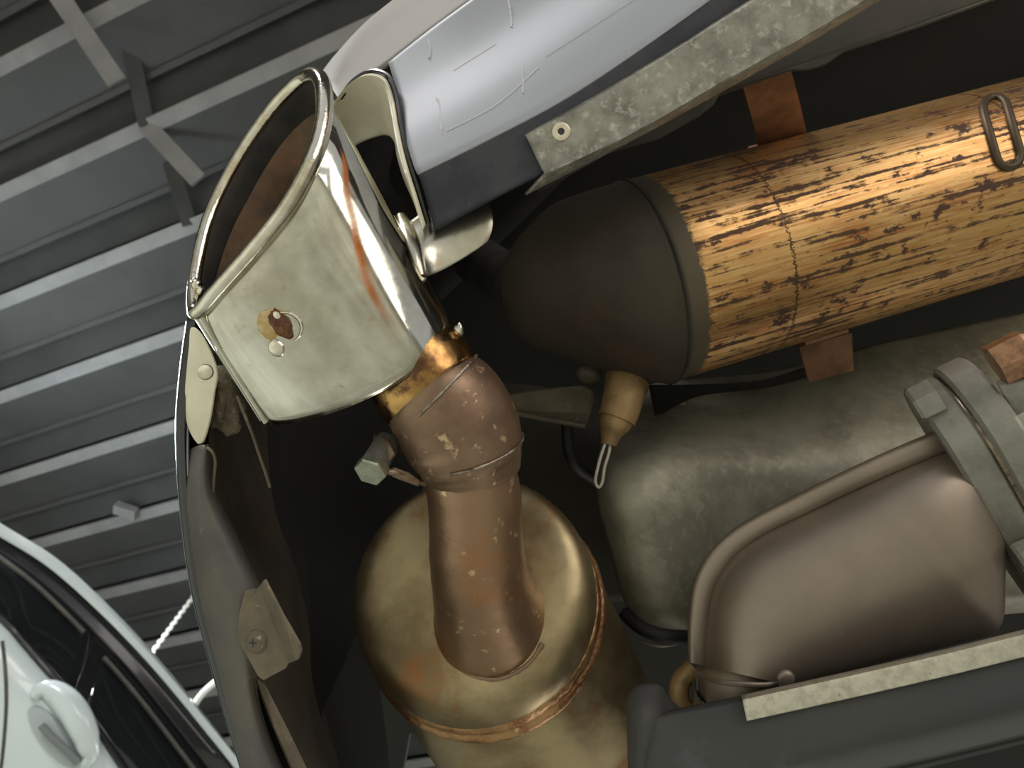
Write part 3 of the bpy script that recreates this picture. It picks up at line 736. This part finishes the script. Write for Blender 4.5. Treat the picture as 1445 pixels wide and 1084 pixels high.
# rust spot and drops
l, n = hit(tb, 396, 458); ex = D(.6, .8, 0); ex = (ex - n * ex.dot(n)).normalized(); ey = n.cross(ex)
add('rust_stain', blob(l + (hit(tb, 384, 456)[0] - l), .0085, .0095, .0004, ex, ey, n, 24, 6, .25, 3), m_ochre, tip)
add('rust_hole', blob(l, .0098, .0058, .0012, ex, ey, n, 24, 8, .35, 5), m_rusthole, tip)
rp = [hit(tb, 401 + 25 * math.cos(q), 463 + 22 * math.sin(q))[0] + n * .0002 for q in [math.radians(-110 + 170 * i / 16) for i in range(17)]]
add('burn_ring', tube(rp, [.0003 + .0009 * math.sin(PI * (i + .5) / 17) for i in range(17)], 8), m_drop, tip)
for (x, y, r) in ((390, 491, .0056), (391, 446, .0032), (402, 458, .0022)):
    l2, n2 = hit(tb, x, y)
    add('weld_drop', blob(l2, r, r * .85, r * .35, ex, ey, n2, 16, 8, .12, x), m_drop, tip)
for (x, y, r) in ((278, 402, .0035), (284, 410, .003), (274, 396, .002)):
    add('weld_spatter', blob(P(x, y, .462), r, r, r, R, U, V, 12, 7, .2, x), m_rim, tip)
add('edge_bead', blob(P(648, 466, .487), .0035, .0045, .0035, R, U, V, 12, 8, .2), m_chrome, tip)
# gold neck band from the tip into the collar
add('neck_band', pxtube([(560, 480, .515, 66), (578, 504, .502, 74), (592, 523, .498, 78), (604, 545, .497, 79), (609, 552, .497, 76)], 48, 20), m_goldband, tip, angle=70)
# mounting flange on the right flank: flared foot and plate
add('bracket_foot', pxtube([(566, 308, .520, 9), (572, 326, .508, 13), (579, 350, .498, 15), (586, 374, .491, 15), (593, 393, .487, 10)], 20, 24), m_satin, tip)
def prow(x, y, d): return (x, y, d)
add('bracket_plate', grid([[(578, 312, .516), (604, 296, .514), (640, 284, .515), (676, 268, .517), (684, 270, .519)],
    [(590, 340, .505), (612, 334, .507), (648, 322, .510), (690, 302, .512), (696, 304, .515)],
    [(597, 366, .497), (614, 360, .503), (650, 345, .507), (690, 326, .509), (696, 324, .512)],
    [(601, 390, .494), (612, 387, .501), (642, 371, .505), (682, 346, .508), (688, 342, .511)]], 16, 24), m_satin, tip, solid=.003, face_cam=True)

# ------------------------------------------------------------------ rear bumper: right wing with the cut-out
bu = thing('rear_bumper', 'silver blue rear bumper cover with an exhaust cut-out seen from below', 'bumper', P(700, 150, .52))
crease = [(478, 140, .568), (515, 110, .561), (548, 86, .552), (605, 42, .542), (665, -2, .532), (800, -100, .518), (1000, -240, .50)]
up0 = [(462, 122, .66), (474, 90, .665), (492, 64, .67), (520, 30, .67), (566, -8, .67), (690, -100, .66), (890, -250, .64)]
upm = [(470, 128, .62), (492, 98, .615), (518, 72, .612), (560, 34, .61), (612, -4, .60), (742, -100, .585), (942, -245, .56)]
add('upper_skin', grid([off(up0, 50, .25), up0, upm, crease], 18, 40), m_upper, bu, solid=.003, face_cam=True, angle=60)
p_top = [(548, 88, .551), (605, 43, .541), (665, -1, .531), (800, -99, .517), (1000, -239, .499)]
p_1 = [(561, 135, .535), (625, 96, .527), (700, 48, .52), (850, -55, .505), (1050, -205, .49)]
p_2 = [(571, 190, .510), (650, 148, .503), (745, 92, .497), (900, -15, .485), (1080, -150, .47)]
p_3 = [(584, 235, .497), (680, 190, .491), (800, 124, .485), (950, 26, .474), (1110, -100, .46)]
p_4 = [(590, 247, .4955), (690, 198, .490), (812, 132, .484), (965, 28, .473), (1130, -95, .459)]
skin = add('painted_skin', grid([p_top, p_1, p_2, p_3, p_4], 30, 44), m_paint, bu, solid=.003, face_cam=True, angle=60)
n_1 = [(596, 262, .496), (700, 210, .491), (830, 142, .485), (980, 44, .474), (1145, -80, .46)]
n_2 = [(608, 305, .499), (715, 250, .495), (850, 178, .489), (1000, 80, .478), (1160, -45, .465)]
n_3 = [(613, 326, .502), (735, 262, .498), (868, 200, .492), (1020, 105, .482), (1180, -20, .47)]
n_4 = [(613, 320, .52), (735, 256, .516), (868, 196, .51), (1020, 100, .50), (1180, -24, .49)]
add('lower_lip', grid([p_4, n_1, n_2, n_3, n_4], 20, 44), m_navy, bu, solid=.002, face_cam=True, angle=60)
rimA = [(476, 142, .562), (492, 120, .556), (512, 106, .549), (530, 104, .542), (546, 113, .535), (556, 140, .526), (563, 180, .513), (572, 222, .503), (586, 268, .499), (601, 318, .503)]
rimB = [(q[0] - 5, q[1] + 6, q[2] - .001) for q in rimA]
deep = [(478, 230, .64), (490, 214, .635), (508, 202, .63), (528, 194, .62), (546, 191, .61), (556, 200, .575), (560, 222, .555), (569, 252, .54), (583, 285, .53), (598, 324, .525)]
add('cutout_lip', grid([rimA, rimB, [tuple(a[k] * .5 + b[k] * .5 for k in range(3)) for a, b in zip(rimB, deep)], deep], 16, 50), m_cream, bu, solid=.0015, face_cam=True, angle=70)
add('cutout_edge', tube([P(x, y, d) for x, y, d in cr([(x + 4, y - 3, d + .001) for x, y, d in rimA], 50)], .0017, 8), m_black, bu)
sb = bvh_of(skin)
for pts in (((604, 55), (607, 68), (606, 82)), ((616, 137), (621, 150), (620, 170), (624, 190)), ((736, 92), (738, 110), (738, 131)), ((717, 0), (720, 15), (722, 38))):
    pth = [hit(sb, x, y)[0] for x, y in cr(pts, 12)]; n = hit(sb, *pts[1])[1]
    add('scrape', tube([q + n * -.0004 for q in pth], [.0007 + .0013 * abs(noise.noise(Vector((i * .5, pts[0][0], 0)))) for i in range(12)], 6), m_scrape, bu)
for pts in (((630, 185), (700, 148), (760, 95)), ((640, 100), (700, 62)), ((770, 80), (850, 28), (915, -15))):
    pth = [hit(sb, x, y)[0] for x, y in cr(pts, 16)]; n = hit(sb, *pts[1])[1]
    add('scratch', tube([q + n * -.0002 for q in pth], .0005, 5), m_scrape, bu)

# aluminium rail riveted along the bumper edge
rl = thing('mounting_rail', 'mottled aluminium rail riveted along the lower edge of the bumper', 'rail', P(900, 150, .49))
r_0 = [(739, 188, .4905), (830, 140, .484), (950, 68, .474), (1060, -2, .464), (1200, -92, .452)]
r_1 = [(742, 192, .488), (834, 144, .4815), (954, 72, .4715), (1064, 2, .4615), (1204, -88, .4495)]
r_2 = [(765, 240, .489), (880, 186, .482), (1010, 112, .472), (1130, 44, .462), (1290, -52, .449)]
r_3 = [(768, 248, .4905), (886, 193, .4835), (1016, 119, .4735), (1138, 51, .4635), (1298, -45, .4505)]
r_4 = [(742, 276, .505), (890, 200, .498), (1022, 128, .488), (1146, 58, .478), (1306, -38, .465)]
rail = add('rail', grid([r_0, r_1, r_2, r_3, r_4], 20, 50), m_alu, rl, solid=.002, face_cam=True, angle=50)
l, n = hit(bvh_of(rail), 792, 186); ex = n.orthogonal().normalized()
rv = add('rivet', lathe(l, n, [(.0, .0058), (.0012, .0056), (.0018, .0046), (.0016, .0026), (.0012, .0020)], 28), m_rivet, rl)
add('rivet_hole', prism(l + n * .0011, n, .0021, .0003, 16), m_black, rv)
# wavy body flange above the rail
wv = [(760, 270, .57), (860, 214, .565), (930, 194, .56), (985, 163, .555), (1007, 146, .555), (1018, 126, .555), (1045, 119, .553), (1115, 98, .55), (1142, 97, .55), (1166, 89, .55), (1190, 72, .55), (1300, 36, .545), (1420, -8, .54), (1500, -40, .54), (1500, -120, .55), (1200, -60, .57), (860, 150, .58), (740, 230, .58)]
tag(add('body_flange', plate(wv), M('dark dusty flange', (62, 57, 46), .8, second=(52, 48, 40), scale=30), None, solid=.002, face_cam=True, smooth=False), 'dark wavy edged body flange behind the mottled aluminium rail', 'flange')

# unseen outer skin joining the two sides behind the tip, added to block lamp light
jb = cr([(285, 505, .57), (300, 455, .59), (345, 370, .61), (400, 270, .63), (450, 190, .63), (482, 142, .60)], 30)
jv = [PV(q) for q in jb]
add('upper_skin', loft([jv, [v + zd * .12 for v in jv], [v + zd * .4 - R * .02 for v in jv], [v + zd * .7 for v in jv]], False), m_pan, bu, solid=.003, face_cam=True, angle=60)
# ------------------------------------------------------------------ rear bumper: left side
o0 = [(268, 448, .535), (258, 520, .53), (252, 600, .525), (256, 700, .52), (273, 830, .515), (304, 950, .51), (343, 1084, .505), (370, 1170, .50)]
def oshift(k, z): return [(x + k, y - k * .1, d + z) for x, y, d in o0]
add('side_skin', grid([oshift(18, .10), oshift(6, .05), o0, oshift(3, -.004), oshift(8, -.005), oshift(13, .0)], 18, 50), m_black, bu, solid=.002, face_cam=True, angle=70)
sw = [PV(q) for q in cr(oshift(18, .10), 50)]
add('side_body', loft([sw, [v + zd * .1 for v in sw], [v + zd * .4 for v in sw], [v + zd * .75 for v in sw]], False), m_pan, bu, solid=.003, face_cam=True)  # unseen wall, added to stop ceiling lamp light reaching the end cone
add('side_glint', grid([[(265, 478, .529), (259, 540, .524), (257, 600, .52), (260, 680, .515), (270, 790, .511), (284, 870, .508)], [(272, 476, .529), (267, 540, .524), (265, 600, .52), (266, 680, .515), (273, 790, .511), (285, 870, .508)]], 4, 30), m_paint, bu, solid=.003, face_cam=True)  # pale strip stands for light reflected along the bumper side
so = [(268, 634, .524), (261, 705, .517), (276, 834, .512), (301, 937, .507), (340, 1084, .502), (366, 1170, .50)]
si = [(294, 628, .512), (298, 690, .508), (336, 775, .500), (368, 860, .497), (358, 975, .497), (392, 1084, .494), (440, 1170, .49)]
sm = [(282, 628, .512), (280, 700, .500), (306, 800, .492), (335, 900, .488), (350, 1000, .488), (370, 1084, .487), (405, 1170, .485)]
add('side_panel', grid([shift(so, -2, 0, .03), so, sm, si, shift(si, 6, -4, .03)], 26, 50), m_panel, bu, solid=.002, face_cam=True, angle=60)
ct = [(269, 462, .522), (266, 490, .522), (263, 520, .522), (260, 555, .521), (260, 582, .520), (267, 609, .518), (279, 627, .515), (286, 624, .514), (296, 590, .513), (302, 552, .513), (306, 527, .514), (298, 500, .516), (282, 470, .519)]
tab_ = add('cutout_tab', plate(ct, 52), m_cream, bu, solid=.002, face_cam=True, bevel=.0006)
cb = bvh_of(tab_)
cp = [hit(cb, 290 + 10.5 * math.cos(q), 525 + 10 * math.sin(q))[0] for q in [2 * PI * k / 24 for k in range(24)]]
add('clip_ring', tube(cp, .0006, 6, closed=True), m_bracket, bu)
add('clip', (cp, [tuple(range(24))]), m_cream, bu, solid=-.0008, face_cam=True)
iw = [[(302, 470, .56), (300, 560, .54), (299, 640, .525), (306, 715, .515), (345, 790, .51), (372, 860, .51), (366, 960, .52), (418, 1090, .52), (450, 1180, .52)],
      [(350, 470, .66), (345, 560, .64), (345, 640, .63), (355, 720, .62), (390, 800, .62), (410, 870, .62), (420, 960, .63), (460, 1090, .62), (490, 1180, .62)],
      [(420, 470, .82), (420, 560, .80), (420, 640, .80), (430, 720, .80), (450, 800, .80), (465, 880, .82), (480, 960, .83), (510, 1090, .85), (530, 1180, .85)],
      [(500, 470, .98), (500, 560, 1.0), (500, 640, 1.03), (505, 720, 1.07), (515, 800, 1.12), (525, 880, 1.16), (535, 960, 1.2), (550, 1090, 1.27), (545, 1180, 1.33)]]
im = [tuple(a[k] * .55 + b[k] * .45 for k in range(3)) for a, b in zip(iw[1], iw[2])]
add('inner_wall', grid([iw[0], iw[1], im], 20, 40), m_dirt, bu, solid=.002, face_cam=True, angle=70)
add('inner_wall', grid([im, iw[2], iw[3]], 20, 40), m_pan, bu, solid=.002, face_cam=True, angle=70)  # deeper part of the wall near-black: recess shade put into the colour
add('lower_edge', ([P(362, 958, .50), P(374, 966, .505), P(402, 1020, .505), P(434, 1086, .505), P(470, 1160, .505), P(450, 1160, .50), P(412, 1086, .50), P(386, 1024, .50)], [tuple(range(8))]), m_bracket, bu, solid=.003, face_cam=True, smooth=False)
add('edge_clip', tube([P(*q) for q in cr([(292, 632, .508), (300, 638, .507), (304, 652, .508), (302, 672, .51), (300, 700, .512)], 20)], .001, 8), m_bracket, bu)
bk = thing('screw_bracket', 'dusty tan sheet bracket screwed to the charcoal bumper side', 'bracket', P(378, 890, .485))
face = [(346, 834, .486), (362, 831, .484), (366, 828, .484), (408, 934, .478), (402, 944, .478), (372, 960, .480), (364, 954, .481), (333, 898, .486), (338, 864, .487)]
pl = add('plate', plate(face), m_bracket, bk, solid=.002, face_cam=True, smooth=False)
fold = [(366, 828, .484), (372, 819, .476), (398, 870, .472), (421, 910, .469), (423, 920, .469), (418, 932, .470), (408, 936, .478), (390, 888, .480)]
add('folded_flange', plate(fold), m_bracket, bk, solid=.002, face_cam=True, smooth=False)
l, n = hit(bvh_of(pl), 362, 906); ex = (R - n * R.dot(n)).normalized(); ey = n.cross(ex)
sc = add('screw', blob(l, .0075, .0075, .0028, ex, ey, n, 20, 8), m_bracket, bk)
for dd_ in (ex, ey):
    t2 = n.cross(dd_); c2 = l + n * .0027 - ex * .001
    add('screw_slot', ([c2 + dd_ * a * .0026 + t2 * b * .0006 for a, b in ((-1, -1), (1, -1), (1, 1), (-1, 1))], [(0, 1, 2, 3)]), m_black, sc, solid=.0006, face_cam=True, smooth=False)

tag(add('fibre_wad', blob(P(312, 563, .535), .011, .022, .012, D(1, -.3, 0), D(.3, 1, 0), V, 28, 18, .7, 2), m_fibre), 'torn scrap of grey fibre wadding tucked behind the chrome tip', 'wadding')
tag(add('metal_strip', tube([P(*q) for q in cr([(335, 560, .52), (347, 590, .515), (356, 612, .512), (364, 636, .512), (374, 665, .514), (381, 688, .516)], 20)], .0011, 8), m_bracket), 'thin bare metal strip hanging below the chrome tip', 'metal strip')
